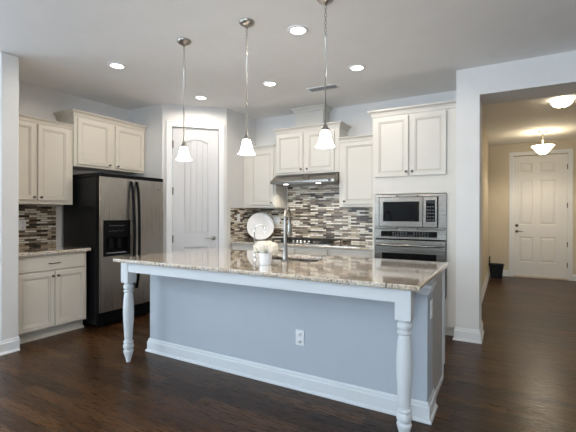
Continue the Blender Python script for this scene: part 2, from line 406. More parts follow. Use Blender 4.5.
# front door at the far end of the hall
HD0, HD1, HDZ = .112, 1.049, 2.532
fd = bpy.data.objects.new('door_2', None); COL.objects.link(fd); fd.location = (0, YF+.012, 0); struct(fd)
cols = ((.222, .462), (.580, .857)); rows = ((.318, .846), (1.097, 2.022), (2.182, 2.382))
b = MB().box(HD0, cols[0][0], 0, .044, .03, HDZ).box(cols[0][1], cols[1][0], 0, .044, .03, HDZ).box(cols[1][1], HD1, 0, .044, .03, HDZ)
zz = [.03]+[z for r in rows for z in r]+[HDZ]
for cc in cols:
    for i in range(0, len(zz), 2): b.box(cc[0], cc[1], 0, .044, zz[i], zz[i+1])
b.build('door_leaf', M_DOORH, fd)
RP = [(0, 0, 0), (.012, .012, 1), (.022, .012, 0), (.055, .002, 0), (.058, .002, 0)]
for cc in cols:
    for r in rows:
        MB().panel(cc[0], cc[1], r[0], r[1], .001, RP, .04).build('door_panel', [M_DOORH, M_DOORH], fd)
lever_handle(fd, .174, 0, .959, 1)
MB().lathe([(.032, 0), (.032, -.008), (.022, -.016), (0, -.018)], (.174, 0, 1.081), 20, 'y').build('deadbolt', M_PEWT, fd)
for z in (.30, .71, 1.50, 2.27): hinge(fd, HD1-.002, -.010, z, M_PEWT)
cas = MB()
for (a, e, z0, z1) in ((.033, .110, 0, 2.622), (1.051, 1.128, 0, 2.622), (.110, 1.051, 2.545, 2.622)): cas.box(a, e, YF-.018, YF-.001, z0, z1)
struct(cas.build('trim_2', M_TRIM, bev=.004))
struct(MB().box(.112, 1.049, YF-.03, YF+.06, 0, .026).build('trim_3', M_THRESH, bev=.004))

# baseboards
BASE = [(0, 0), (.026, 0), (.026, .008), (.020, .018), (.015, .020), (.015, .098), (.012, .104), (.008, .108), (.008, .120), (.003, .130), (0, .130)]
def base(name, path): return struct(MB().sweep(path, BASE).build(name, M_TRIM))
# 'out' is to the right of travel
base('baseboard_wing', [(-7.4, 1.777), (-4.066, 1.777), (-4.066, 1.933)])
base('baseboard_opening', [(XW-.001, 4.405), (XW-.001, YH-.001), (XO+.001, YH-.001), (XO+.001, YH2-.001)])
base('baseboard_hall_left', [(XHL+.001, YH2), (XHL+.001, YF-.002)])
base('baseboard_hall_end', [(XHL+.017, YF-.001), (.030, YF-.001)])
base('baseboard_hall_end_right', [(1.131, YF-.001), (XHR-.002, YF-.001)])
def local_base(name, path):
    o = base(name, path); o.matrix_world = DT; return o
local_base('baseboard_pantry_left', [(.002, -.001), (DU0-cw-.006, -.001)])
local_base('baseboard_pantry_right', [(DU1+cw+.006, -.001), (DLEN-.002, -.001)])

# mosaic splashbacks are part of the walls
struct(MB().box(XL+.001, XL+.009, 1.940, 2.677, .9205, 1.406).build('wall_splashback_left', M_MOSY))
struct(MB().box(XS+.001, XS+.009, 4.42, YB-.010, .9165, 1.398).build('wall_splashback_side', M_MOSY))
struct(MB().box(XS+.002, -1.374, YB-.009, YB-.001, .9165, 1.398).box(-2.885, -1.935, YB-.009, YB-.001, 1.398, 1.72).build('wall_splashback_back', M_MOSX))

# ceiling lights
CANS = [(-3.442, 2.537), (-3.437, 3.764), (-2.377, 3.750), (-1.341, 3.779), (-1.490, 2.775)]
CANLAB = ['recessed ceiling light at far left above the wall cabinets', 'recessed ceiling light in front of the corner pantry door top',
          'recessed ceiling light between the middle pendant and the right pendant, small one farther back', 'recessed ceiling light to the right of the ceiling air vent',
          'largest recessed ceiling light, near the top between middle and right pendants']
proto = None
for (x, y), lab in zip(CANS, CANLAB):
    if proto is None:
        proto = thing('ceiling_light', lab, 'ceiling light', (x, y, H), 0, 'recessed ceiling lights')
        MB().lathe([(.062, -.0005), (.088, -.0005), (.088, -.004), (.080, -.009), (.066, -.010), (.062, -.006), (.062, -.0005)], seg=32).build('trim_ring', M_TRIM, proto)
        MB().lathe([(.0615, -.001), (.0615, -.005), (.03, -.008), (0, -.009)], seg=32).build('lens', M_LAMP, proto)
        t = proto
    else:
        t = copy_tree(proto); t.location = (x, y, H); t['label'] = lab
    spot('recessed_lamp', (x, y, H-.03), P_CAN, CANCOL)
for x, y in ((-4.6, -.6), (-1.4, -.9), (1.6, -.9), (1.6, 2.2)):      # further unseen spots, without fixtures, over the rest of the room
    spot('recessed_lamp', (x, y, H-.03), P_CAN, CANCOL)

vt = thing('ceiling_vent', 'white louvred air vent in the ceiling above the range hood', 'air vent', (-1.907, 4.187, H))
b = MB()
for (a, e, f, g) in ((-.19, .19, -.075, -.055), (-.19, .19, .055, .075), (-.19, -.17, -.055, .055), (.17, .19, -.055, .055)): b.box(a, e, f, g, -.010, -.0005)
b.build('frame', M_TRIM, vt, .003)
MB().box(-.17, .17, -.055, .055, -.002, -.0005).build('duct_opening', M_SLOT, vt)
for k in range(6):
    y = -.045+k*.018
    MB().prism([(y+.005, -.003), (y+.004, -.002), (y-.005, -.009), (y-.004, -.010)], 'x', -.168, .168).build('slat', M_TRIM, vt)

# ------------------------------------------------------------------ cabinets
def DR(fr=.058):
    return [(0, .004, 0), (.004, 0, 0), (fr-.014, 0, 0), (fr-.010, .0045, 1), (fr-.004, .003, 0), (fr+.010, .0085, 1), (fr+.012, .0085, 0), (fr+.030, .0085, 0)]
DRAWER = [(0, .005, 0), (.005, 0, 0), (.012, 0, 0), (.016, .003, 1), (.020, .0015, 0), (.03, .0015, 0)]
CR = [(0, 0), (.006, 0), (.010, .006), (.012, .020), (.022, .040), (.040, .052), (.044, .056), (.044, .066), (.0, .066)]
def crown_prof(z, k=1): return [(o*k, z+h*k) for o, h in CR]
def knob(parent, x, y, z, mt=None):
    return MB().lathe([(.009, 0), (.009, -.002), (.0055, -.004), (.005, -.014), (.011, -.018), (.0145, -.024), (.012, -.030), (.006, -.033), (0, -.0335)], (x, y, z), 14, 'y').build('knob', mt or M_PEWT, parent)
def bar_pull(parent, x, y, z, L_=.12):
    b = MB()
    for sx in (-1, 1): b.cyl(x+sx*L_*.4, y-.028, z, .0045, .028, 8, 'y')
    b.tube([(x-L_/2, y-.026, z), (x-L_*.4, y-.03, z), (x+L_*.4, y-.03, z), (x+L_/2, y-.026, z)], [.004, .006, .006, .004], 8)
    return b.build('drawer_pull', M_PEWT, parent)
def cdoor(parent, x0, x1, z0, z1, mts, kx=None, kz=None, fr=.058, y=-.020):
    d = MB().panel(x0, x1, z0, z1, y, DR(fr), -y-.001).build('door', mts, parent)
    if kx is not None: knob(d, kx, y, kz)
    return d
def cdrawer(parent, x0, x1, z0, z1, mts, pull='bar', y=-.020):
    d = MB().panel(x0, x1, z0, z1, y, DRAWER, -y-.001).build('drawer', mts, parent)
    if pull == 'bar': bar_pull(d, (x0+x1)/2, y, (z0+z1)/2)
    return d
LW = [M_CAB, M_GLAZE]; PW = [M_CABW, M_GLAZEW]
RL = PI/2      # units on the left wall face +X: local x runs along +Y, local y runs to the wall

# left base cabinet (origin: front face, left end, floor)
t = thing('base_cabinet', 'cream base cabinet with one wide drawer beside the refrigerator', 'cabinet', (-4.175, 1.938, 0), RL)
W = .746; D = .600
MB().box(0, W, 0, D, .105, .880).build('body', LW, t, .002)
MB().box(.0, W, .070, D-.02, 0, .104).box(0, W+.010, .058, .070, 0, .02).build('toe_kick', M_CAB, t)
cdrawer(t, .014, W-.018, .714, .860, LW)
cdoor(t, .014, .382, .120, .700, LW, .358, .652)
cdoor(t, .388, W-.018, .120, .700, LW, .412, .652)
# left worktop
b = MB().box(XL+.001, -4.125, 1.937, 2.712, .8835, .9185)
ct = b.build('worktop', M_GRAN, bev=.008, seg=3); tag(ct, 'short granite worktop over the cabinet beside the refrigerator', 'countertop')

# left wall cabinet
t = thing('wall_cabinet', 'tall cream wall cabinet with two doors left of the refrigerator', 'cabinet', (-4.445, 1.938, 1.412), RL)
W = .748
MB().box(0, W, 0, .334, 0, .895).build('body', LW, t, .002)
cdoor(t, .004, .327, .040, .872, LW, .309, .074)
cdoor(t, .355, .696, .040, .872, LW, .383, .074)
MB().sweep([(0, 0), (W-.002, 0)], crown_prof(.878, .85)).build('crown_moulding', M_CAB, t)
# cabinet over the refrigerator
t = thing('wall_cabinet', 'short cream cabinet with two doors above the refrigerator', 'cabinet', (-4.425, 2.690, 1.870), RL)
W = 1.018
MB().box(0, W, 0, .354, 0, .605).build('body', LW, t, .002)
cdoor(t, .036, .466, .026, .570, LW, .448, .052)
cdoor(t, .540, .994, .026, .570, LW, .568, .052)
MB().sweep([(0, .353), (0, 0), (W-.002, 0)], crown_prof(.590, 1.05)).build('crown_moulding', M_CAB, t)

# range wall: base cabinets
def range_base(label, x0, x1, nd):
    t = thing('base_cabinet', label, 'cabinet', (x0, 4.445, 0))
    W = x1-x0-.002; D = YB-4.445-.004
    MB().box(0, W, 0, D, .105, .880).build('body', PW, t, .002)
    MB().box(0, W, .07, D-.02, 0, .104).build('toe_kick', M_CABW, t)
    g = .024
    cw_ = (W-g*(nd+1))/nd
    for k in range(nd):
        a = g+k*(cw_+g)
        cdrawer(t, a, a+cw_, .715, .858, PW)
        cdoor(t, a, a+cw_, .128, .700, PW, (a+cw_-.03) if k == 0 else a+.03, .65)
    return t
range_base('pale base cabinet in the corner left of the cooktop', XS+.003, -2.892, 1)
range_base('pale base cabinet under the gas cooktop', -2.892, -1.930, 2)
range_base('pale base cabinet between cooktop and oven tower', -1.930, -1.374, 1)
# range worktop with a cut-out for the cooktop
CX0, CX1, CY0, CY1 = -2.860, -1.950, 4.515, 4.985
def slab_with_hole(x0, x1, y0, y1, a0, a1, b0, b1, z0, z1):
    out = [(x0, y0), (x1, y0), (x1, y1), (x0, y1)]; inn = [(a0, b0), (a1, b0), (a1, b1), (a0, b1)]
    v = [(*p, z0) for p in out]+[(*p, z1) for p in out]+[(*p, z0) for p in inn]+[(*p, z1) for p in inn]
    f = []
    for k in range(4):
        j = (k+1) % 4
        f += [(k, j, 4+j, 4+k), (4+k, 4+j, 12+j, 12+k), (12+k, 12+j, 8+j, 8+k), (8+k, 8+j, j, k)]
    return MB().add(v, f)
o = slab_with_hole(XS+.002, -1.376, 4.41, YB-.002, CX0+.02, CX1-.02, CY0+.02, CY1-.02, .8835, .9145).build('worktop', M_GRAN, bev=.008, seg=3)
tag(o, 'granite worktop along the back wall holding the gas cooktop', 'countertop')

# range wall: wall cabinets
t = thing('wall_cabinet', 'pale wall cabinet left of the range hood in the corner', 'cabinet', (XS+.003, 4.738, 1.402))
W = -2.900-XS-.003
MB().box(0, W, 0, .322, 0, .855).build('body', PW, t, .002)
cdoor(t, .130, W-.030, .036, .834, PW, W-.056, .072)
MB().sweep([(0, 0), (W, 0)], crown_prof(.842, .98)).build('crown_moulding', M_CABW, t)
t = thing('wall_cabinet', 'pale wall cabinet right of the range hood beside the oven tower', 'cabinet', (-1.922, 4.738, 1.402))
W = .545
MB().box(0, W, 0, .322, 0, .855).build('body', PW, t, .002)
cdoor(t, .056, W-.036, .036, .834, PW, .082, .072)
MB().sweep([(0, 0), (W, 0)], crown_prof(.842, .98)).build('crown_moulding', M_CABW, t)
t = thing('wall_cabinet', 'pale two door wall cabinet directly above the range hood', 'cabinet', (-2.898, 4.738, 1.866))
W = .974
MB().box(0, W, 0, .322, 0, .603).build('body', PW, t, .002)
cdoor(t, .020, .443, .024, .567, PW, .421, .064)
cdoor(t, .493, .909, .024, .567, PW, .515, .064)
MB().sweep([(0, .321), (0, 0), (W, 0), (W, .321)], crown_prof(.584, 1.08)).build('crown_moulding', M_CABW, t)
t = thing('duct_cover', 'pale boxed duct cover between hood cabinet top and the ceiling', 'duct cover', (-2.644, 4.838, 2.4745))
MB().box(0, .445, 0, .222, 0, .334).build('box', M_CABW, t, .002)
MB().sweep([(0, .222), (0, 0), (.445, 0), (.445, .222)], crown_prof(.268, 1.0)).build('crown_moulding', M_CABW, t)

# range hood
t = thing('range_hood', 'slanted stainless steel range hood under the middle cabinet', 'range hood', (-2.897, 4.578, 1.729))
W = .970
MB().prism([(0, .004), (0, .034), (.155, .128), (.476, .128), (.476, .004)], 'x', 0, W).build('canopy', M_STEELH, t, .002)
MB().box(.01, W-.01, .012, .468, -.004, .0035).build('filter_panel', M_GREYP, t)
for x in (.20, .70):
    MB().cyl(x, .10, -.008, .034, .0035, 18).build('lamp', M_HOODLAMP, t)
    spot('hood_lamp', (-2.897+x, 4.68, 1.712), P_HOOD, (1, .9, .76), 140, .6, .03)
MB().box(W-.085, W-.045, -.004, .001, .011, .028).build('switch', M_BLACK, t)

# oven tower
t = thing('oven_cabinet', 'tall pale cabinet tower that houses microwave and wall oven', 'cabinet', (-1.372, 4.41, 0))
W = .902; D = YB-4.41-.002
b = MB().box(0, .032, 0, D, .105, 2.445).box(.810, W, 0, D, .105, 2.445).box(.032, .810, 0, D, 1.540, 2.445).box(.032, .810, 0, D, .105, .400).box(.032, .810, D-.02, D, .40, 1.54)
b.build('body', PW, t)
MB().box(0, W, .07, D-.02, 0, .104).build('toe_kick', M_CABW, t)
cdoor(t, .032, .413, 1.735, 2.412, PW, .391, 1.785)
cdoor(t, .437, .806, 1.735, 2.412, PW, .459, 1.785)
cdrawer(t, .032, .806, .128, .380, PW)
MB().sweep([(0, .30), (0, 0), (W, 0)], crown_prof(2.432, 1.12)).build('crown_moulding', M_CABW, t)

# microwave with its trim kit
t = thing('microwave_oven', 'built-in stainless microwave in the oven tower above the oven', 'microwave', (-1.342, 4.41, 1.142))
t.scale = (1.042, 1, 1.048)
b = MB()
for (a, e, f, g) in ((0, .748, .346, .372), (0, .748, 0, .018), (0, .050, .018, .346), (.664+.006, .748, .018, .346)): b.box(a, e, -.018, -.001, f, g)
b.build('trim_frame', M_STEELH, t, .002)
MB().box(.052, .668, -.012, .40, .022, .342).build('body', M_BLACK, t)
d = MB().box(.058, .520, -.040, -.013, .022, .342).build('door', M_STEELH, t, .004)
MB().box(.102, .484, -.0425, -.0405, .082, .294).build('window_glass', M_GLASSB, d)
d2 = MB().box(.524, .662, -.038, -.013, .022, .342).build('control_panel', M_STEELH, t, .004)
b = MB().box(.552, .642, -.0405, -.0385, .080, .304)
for i in range(3):
    for j in range(5): b.box(.562+i*.027, .576+i*.027, -.0412, -.0400, .096+j*.034, .104+j*.034, 1)
b.build('keypad', [M_GLASSB, M_DISP], d2)
MB().box(.562, .632, -.0415, -.0407, .272, .292).build('clock_display', mat('clock_glass', (.02, .03, .035), .1), d2)
for x in (.24, .46):
    for z in (.350, .002): MB().box(x, x+.012, -.0205, -.0185, z, z+.016).build('vent_clip', M_BLACK, t)

# wall oven
t = thing('wall_oven', 'built-in stainless wall oven in the tower below the microwave', 'oven', (-1.342, 4.41, .406))
t.scale = (1.042, 1, 1.045)
MB().box(.010, .738, -.006, .50, 0, .698).build('body', M_BLACK, t)
d2 = MB().box(0, .748, -.024, -.007, .598, .700).build('control_panel', M_STEELH, t, .003)
b = MB().box(.075, .660, -.0265, -.0245, .622, .682)
random.seed(3)
for j in range(3):
    for i in range(14):
        if 5 < i < 8 and j: continue
        b.box(.20+i*.028, .20+i*.028+random.uniform(.008, .016), -.0272, -.0260, .632+j*.016, .637+j*.016, 1)
b.build('display_glass', [M_GLASSB, M_DISP], d2)
d = MB().box(.004, .744, -.036, -.007, .010, .586).build('door', M_STEELH, t, .004)
MB().box(.090, .655, -.0385, -.0365, .110, .446).build('window_glass', M_GLASSB, d)
b = MB().tube([(.030, -.062, .532), (.06, -.076, .532), (.37, -.086, .532), (.69, -.076, .532), (.715, -.062, .532)], [.010, .012, .013, .012, .010], 10)
for x in (.05, .695): b.cyl(x, -.066, .532, .009, .030, 10, 'y')
b.build('handle', M_STEELH, d)

# ------------------------------------------------------------------ refrigerator
t = thing('refrigerator', 'stainless side-by-side refrigerator with black sides and ice dispenser', 'refrigerator', (-4.010, 2.732, 0), RL)
W = .935; SP = .456; D = .720
MB().box(.008, W-.004, .068, D, .025, 1.734).build('body', M_BLKTEX, t, .006)
MB().box(0, W, .004, D-.02, 1.7345, 1.778).build('top_cap', M_BLACK, t, .006)
b = MB().box(.010, W-.010, .030, .40, .030, .165)
for k in range(5): b.box(.04, W-.04, .024, .030, .050+k*.022, .060+k*.022)
b.build('base_grille', M_BLACK, t)
for x in (.05, W-.05): MB().cyl(x-.015, .050, .032, .030, .03, 16, 'x').build('roller', M_BLACK, t)
hx0, hx1, hz0, hz1 = .050, .406, .815, 1.232
b = MB().box(.002, hx0, 0, .060, .178, 1.732).box(hx1, SP-.003, 0, .060, .178, 1.732).box(hx0, hx1, 0, .060, .178, hz0).box(hx0, hx1, 0, .060, hz1, 1.732)
fdoor = b.build('freezer_door', M_FRIDGE, t)
MB().box(.001, .022, -.004, .058, .178, 1.732).build('edge_strip', M_STEEL, fdoor, .004)
MB().box(.0003, .0009, .005, .060, .178, 1.732).build('door_side', M_BLACK, fdoor)
rdoor = MB().box(SP+.003, W-.002, 0, .060, .178, 1.732).build('fridge_door', M_FRIDGE, t, .006)
MB().box(.815, .870, -.002, -.0003, 1.62, 1.638).build('badge', M_CHROME, rdoor, .002)
def fhandle(par, x, sgn):
    pts = []
    for k in range(13):
        u = k/12; pts.append((x+sgn*.016*(1-math.sin(PI*u)), -.012-.055*math.sin(PI*u)**.6, .40+1.295*u))
    b = MB().tube(pts, [.016]+[.0175]*11+[.016], 10)
    b.box(x+sgn*.016-.014, x+sgn*.016+.014, -.016, -.0005, .385, .44).box(x+sgn*.016-.014, x+sgn*.016+.014, -.016, -.0005, 1.65, 1.705)
    return b.build('handle', M_BLACK, par)
fhandle(fdoor, SP-.034, -.3); fhandle(rdoor, SP+.036, .6)
b = MB()
for (a, e, f, g) in ((hx0, hx1, 1.03, hz1), (hx0, hx0+.03, hz0, 1.03), (hx1-.03, hx1, hz0, 1.03), (hx0+.03, hx1-.03, hz0, hz0+.03)): b.box(a, e, -.010, .02, f, g)
b.box(hx0+.002, hx1-.002, .05, .058, hz0+.002, hz1-.002).box(hx0+.03, hx1-.03, .0, .05, hz0+.022, hz0+.030)
for i in range(6): b.box(.12+i*.036, .14+i*.036, -.0105, -.0093, 1.165, 1.172, 1).box(.12+i*.036, .132+i*.036, -.0105, -.0093, 1.10+.01*(i % 2), 1.106+.01*(i % 2), 1)
disp = b.build('dispenser', [M_BLACK, M_DISP], fdoor)
for x in (.165, .275): MB().prism([(x-.03, .90), (x+.03, .90), (x+.022, 1.02), (x-.022, 1.02)], 'y', .022, .034).build('paddle', M_GLASSB, disp)
b = MB().box(.09, .365, .002, .046, hz0+.0305, hz0+.034)
for i in range(9): b.box(.10+i*.03, .108+i*.03, .002, .046, hz0+.033, hz0+.038)
b.build('drip_tray', M_GREYP, disp)

# ------------------------------------------------------------------ island
IX0, IX1, IY0, IY1 = -3.012, -.414, 2.1755, 3.391
BX0, BX1, BY0, BY1 = -2.964, -.441, 2.546, 3.352
t = thing('kitchen_island', 'white painted kitchen island with panelled front and turned legs', 'kitchen island', (0, 0, 0))
SX0, SX1, SY0, SY1 = -1.94, -1.372, 2.85, 3.215
# body leaves a well for the sink
b = MB().box(BX0, SX0-.06, BY0, BY1, .10, .8795).box(SX1+.06, BX1-.012, BY0, BY1, .10, .8795).box(SX0-.06, SX1+.06, BY0, SY0-.06, .10, .8795).box(SX0-.06, SX1+.06, SY1+.06, BY1, .10, .8795).box(SX0-.06, SX1+.06, SY0-.06, SY1+.06, .10, .60)
b.build('body', M_PANEL, t)
MB().box(BX0+.01, BX1-.02, BY0+.01, BY1-.075, 0, .0995).build('toe_kick', M_ISL, t)
# right end: corner pilaster, recessed panel, back stile
MB().box(BX1-.0115, BX1+.006, BY0-.004, 2.740, .125, .8795).build('pilaster', M_PANEL, t, .002)
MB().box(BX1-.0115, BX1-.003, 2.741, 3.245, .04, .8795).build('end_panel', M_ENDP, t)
MB().box(BX1-.0115, BX1+.004, 3.246, 3.350, .105, .8795).box(BX1-.0115, BX1+.004, 3.246, 3.276, 0, .105).box(BX1-.0028, BX1+.004, 2.77, 3.246, 0, .045).build('back_stile', M_ISL, t, .002)
IB = [(0, 0), (.028, 0), (.028, .010), (.022, .020), (.016, .022), (.016, .090), (.012, .096), (.008, .100), (.008, .112), (.003, .124), (0, .124)]
MB().sweep([(BX0-.001, BY1-.08), (BX0-.001, BY0-.005), (BX1+.007, BY0-.005), (BX1+.007, 2.77)], IB).build('baseboard', M_ISL, t)
CV = [(0, .800), (.006, .800), (.008, .815), (.018, .835), (.024, .845), (.024, .862), (0, .862)]
MB().sweep([(BX0-.001, BY1-.02), (BX0-.001, BY0-.005), (BX1+.007, BY0-.005), (BX1+.007, 2.740)], CV).build('cap_moulding', M_ISL, t)
LP = ((-2.908, 2.262), (-.514, 2.262))
b = MB().box(LP[0][0]+.0455, LP[1][0]-.0455, 2.222, 2.246, .800, .8825)
for x, y in LP: b.box(x-.011, x+.011, y+.0455, BY0-.034, .800, .8825)
b.build('apron', M_ISL, t, .002)
LEG = [(0, .0), (.019, 0), (.020, .012), (.024, .03), (.034, .062), (.041, .088), (.043, .098), (.041, .106), (.030, .109), (.030, .117), (.041, .121), (.0445, .134), (.0435, .150), (.040, .160), (.030, .163), (.030, .170), (.041, .173), (.042, .180), (.040, .187),
       (.031, .190), (.0315, .196), (.034, .22), (.038, .28), (.043, .36), (.0455, .43), (.0455, .47), (.043, .53), (.038, .585), (.034, .606), (.031, .612), (.031, .617), (.041, .620), (.042, .627), (.040, .634), (.030, .637), (.030, .643), (.040, .647), (.044, .662), (.042, .676), (.038, .682), (.030, .685), (.030, .692), (.041, .694), (.041, .702)]
lg = MB().lathe(LEG, seg=28)
lg.box(-.045, .045, -.045, .045, .702, .8825)
l1 = lg.build('leg', M_ISL, t, .002); l1.location = (*LP[0], 0)
l2 = l1.copy(); COL.objects.link(l2); l2.parent = t; l2.location = (*LP[1], 0)
# doors on the kitchen side
for k in range(4):
    a = BX0+.03+k*.61
    MB().panel(-(a+.585), -a, .128, .855, 0, DR(), .018).rot(Matrix.Translation((0, BY1+.019, 0)) @ Matrix.Rotation(PI, 4, 'Z')).build('door', [M_ISL, M_GLAZEW], t)
o = slab_with_hole(IX0, IX1, IY0, IY1, SX0, SX1, SY0, SY1, .8835, .9145).build('worktop', M_GRAN, bev=.010, seg=3)
tag(o, 'long polished granite worktop on the island with sink cut-out', 'countertop')
# sink
t = thing('sink', 'stainless steel sink set into the island worktop', 'sink', ((SX0+SX1)/2, (SY0+SY1)/2, .66))
hx, hy = (SX1-SX0)/2+.012, (SY1-SY0)/2+.012
b = MB().box(-hx, hx, -hy, hy, 0, .004).box(-hx-.004, -hx, -hy, hy, 0, .2225).box(hx, hx+.004, -hy, hy, 0, .2225).box(-hx, hx, -hy-.004, -hy, 0, .2225).box(-hx, hx, hy, hy+.004, 0, .2225)
b.build('basin', M_STEEL, t)
MB().lathe([(.045, .0045), (.045, .007), (.03, .006), (0, .0055)], seg=20).build('drain', M_CHROME, t)

# kitchen faucet
FX, FY = -1.578, 2.725
t = thing('faucet', 'tall steel pull-down kitchen faucet on the island', 'faucet', (FX, FY, .9147))
MB().lathe([(.030, 0), (.030, .006), (.025, .010), (.022, .03), (.020, .12), (.019, .13)], seg=20).build('base', M_STEEL, t)
dx, dy = -.062, .185
pts = [(0, 0, .12), (0, 0, .22), (0, 0, .34)]
for k in range(1, 13):
    a = PI*k/12; u = (1-math.cos(a))/2; pts.append((dx*u, dy*u, .34+.095*math.sin(a)))
pts += [(dx, dy, .31)]
MB().tube(pts, .0145, 12).build('spout', M_STEEL, t)
MB().lathe([(.0165, 0), (.019, -.02), (.022, -.09), (.020, -.115), (0, -.116)], (dx, dy, .315), 16).build('spray_head', M_STEEL, t)
MB().tube([(-.014, 0, .095), (-.05, -.006, .097), (-.105, -.012, .097)], [.012, .013, .0125], 10).build('lever', M_STEEL, t)
# filtered water tap
t = thing('water_tap', 'thin chrome gooseneck water tap behind the white flowers', 'tap', (-1.884, 2.730, .9147))
MB().lathe([(.020, 0), (.020, .006), (.012, .012), (.009, .04)], seg=16).build('base', M_CHROME, t)
pts = [(0, 0, .03), (0, 0, .12), (0, 0, .245)]
for k in range(1, 11):
    a = PI*k/10; u = (1-math.cos(a))/2; pts.append((.10*u, .012*u, .245+.055*math.sin(a)))
pts.append((.101, .012, .225))
MB().tube(pts, .0055, 10).build('spout', M_CHROME, t)

# flower pot
t = thing('flower_pot', 'small white ribbed pot of cream flowers on the island', 'flower pot', (-1.632, 2.515, .9147))
t.scale = (1.08, 1.08, 1.05)
prof = [(.030, 0), (.040, 0)]
for k in range(7):
    z = .010+k*.0105; r = .0415+.008*k/6; prof += [(r, z-.004), (r+.0012, z), (r, z+.004)]
prof += [(.052, .080), (.0535, .084), (.0535, .090), (.049, .090), (.047, .070), (0, .070)]
MB().lathe(prof, seg=32).build('pot', M_PORC, t)
MB().lathe([(.046, .071), (.03, .078), (0, .080)], seg=16).build('soil', M_SOIL, t)
random.seed(5)
def bloom(cx, cy, cz, R, n=85):
    b = MB()
    b.lathe([(R*.82*math.sin(PI*k/8)+1e-6*(k in (0, 8)), -R*.82*math.cos(PI*k/8)) for k in range(9)], (cx, cy, cz), 12)
    for i in range(n):
        z = 1-2*(i+.5)/n; ph = i*2.39996; rr = math.sqrt(1-z*z)
        d = Vector((rr*math.cos(ph), rr*math.sin(ph), z)); p = Vector((cx, cy, cz))+d*R*random.uniform(.86, 1.0)
        u = d.orthogonal().normalized(); v = d.cross(u); a0 = random.uniform(0, PI)
        for k in range(4):
            a = a0+k*PI/2; e = u*math.cos(a)+v*math.sin(a); q = d.cross(e); sz = R*.26
            b.add([p, p+e*sz*.6+q*sz*.38+d*.002, p+e*sz+d*.004, p+e*sz*.6-q*sz*.38+d*.002], [(0, 1, 2, 3)])
    return b
for (x, y, z, R) in ((-.058, .0, .118, .042), (-.002, -.022, .128, .046), (.056, -.004, .120, .043), (.006, .038, .132, .042), (-.030, .03, .125, .040), (.042, .036, .125, .038)):
    f = bloom(x, y, z, R).build('bloom', M_PETAL, t)
    MB().tube([(x*.3, y*.3, .076), (x*.7, y*.7, .095), (x, y, z-.02)], .0025, 6).build('stem', M_LEAF, f)
for a in (.4, 2.2, 3.9, 5.3):
    e = Vector((math.cos(a), math.sin(a), 0)); q = Vector((-e.y, e.x, 0)); p = Vector((0, 0, .085))
    L0 = [p+e*.02, p+e*.05+q*.016+zu*.012, p+e*.085+zu*.008, p+e*.05-q*.016+zu*.012, p+e*.05+zu*.006]
    b = MB().add(L0, [(0, 1, 4), (1, 2, 4), (2, 3, 4), (3, 0, 4)], smooth=True); lf = b.build('leaf', M_LEAF, t)
    md = lf.modifiers.new('thick', 'SOLIDIFY'); md.thickness = .001

# platter leaning on the splashback
t = MB().lathe([(0, -.006), (.12, -.006), (.17, 0), (.205, .012), (.207, .016), (.204, .018), (.168, .007), (.118, .001), (0, .001)], seg=48).build('platter', M_PORC)
tag(t, 'large round white platter leaning against the mosaic splashback', 'platter')
tilt = math.radians(80)
t.rotation_euler = (tilt, 0, math.radians(34)); t.location = (-3.262, 4.885, .9152+.2075*math.sin(tilt)+.004)

# cooktop
t = thing('gas_cooktop', 'stainless gas cooktop with black grates below the hood', 'cooktop', ((CX0+CX1)/2, (CY0+CY1)/2, .9148))
hx, hy = (CX1-CX0)/2, (CY1-CY0)/2
MB().box(-hx, hx, -hy, hy, 0, .008).build('tray', M_STEELH, t, .003)
for gx in (-.295, 0, .295):
    b = MB(); w2, y0, y1 = .135, (-.10 if gx == 0 else -.205), .205
    for (a, e, f, g) in ((-w2, w2, y0, y0+.014), (-w2, w2, y1-.014, y1), (-w2, -w2+.014, y0, y1), (w2-.014, w2, y0, y1), (-.007, .007, y0, y1), (-w2, w2, (y0+y1)/2-.007, (y0+y1)/2+.007), (-w2, w2, .098, .112)):
        b.box(gx+a, gx+e, f, g, .038, .054)
    for a in (-w2, w2-.014):
        for f in (y0, y1-.014): b.box(gx+a, gx+a+.014, f, f+.014, .0085, .038)
    b.build('grate', M_IRON, t)
for (x, y, r) in ((-.295, -.10, .045), (-.295, .105, .036), (0, .05, .055), (.295, -.10, .040), (.295, .105, .045)):
    MB().lathe([(r+.012, .0085), (r+.012, .014), (r, .018), (r, .028), (r*.9, .032), (0, .033)], (x, y, 0), 20).build('burner', M_IRON, t)
for k in range(5):
    MB().lathe([(.021, .0085), (.021, .012), (.017, .016), (.016, .040), (.013, .043), (0, .043)], (-.115+k*.0575, -.170, 0), 16).build('knob', M_CHROME, t)

# ------------------------------------------------------------------ outlets
def outlet(label, loc, rz, gang=1, group='electrical outlets'):
    t = thing('electrical_outlet', label, 'outlet', loc, rz, group)
    w2 = .036 if gang == 1 else .058
    MB().box(-w2, w2, -.006, -.0005, -.058, .058).build('cover_plate', M_PLATE, t, .003)
    for k in range(gang):
        cx = 0 if gang == 1 else (-.023+.046*k)
        for z in (-.026, .026):
            f = MB().lathe([(.0155, 0), (.0155, -.002), (0, -.002)], (cx, -.006, z), 16, 'y').build('socket', M_PLATE, t)
            MB().box(cx-.007, cx-.005, -.0087, -.0081, z-.002, z+.007).box(cx+.005, cx+.007, -.0087, -.0081, z-.002, z+.006).cyl(cx, -.0087, z-.008, .002, .0006, 8, 'y').build('slot', M_SLOT, f)
    return t
outlet('white outlet in the middle of the island front panel', (-1.343, BY0-.0005, .385), 0)
outlet('white outlet high on the right end of the island', (BX1+.0065, 2.665, .685), PI/2)
outlet('white outlet on the mosaic splashback left of the platter', (XS+.0095, 4.599, 1.250), PI/2)
outlet('white double outlet on the mosaic splashback right of the platter', (-3.079, YB-.0095, 1.204), 0, 2)
outlet('white outlet on the mosaic splashback left of the refrigerator', (XL+.0095, 2.303, 1.176), PI/2)

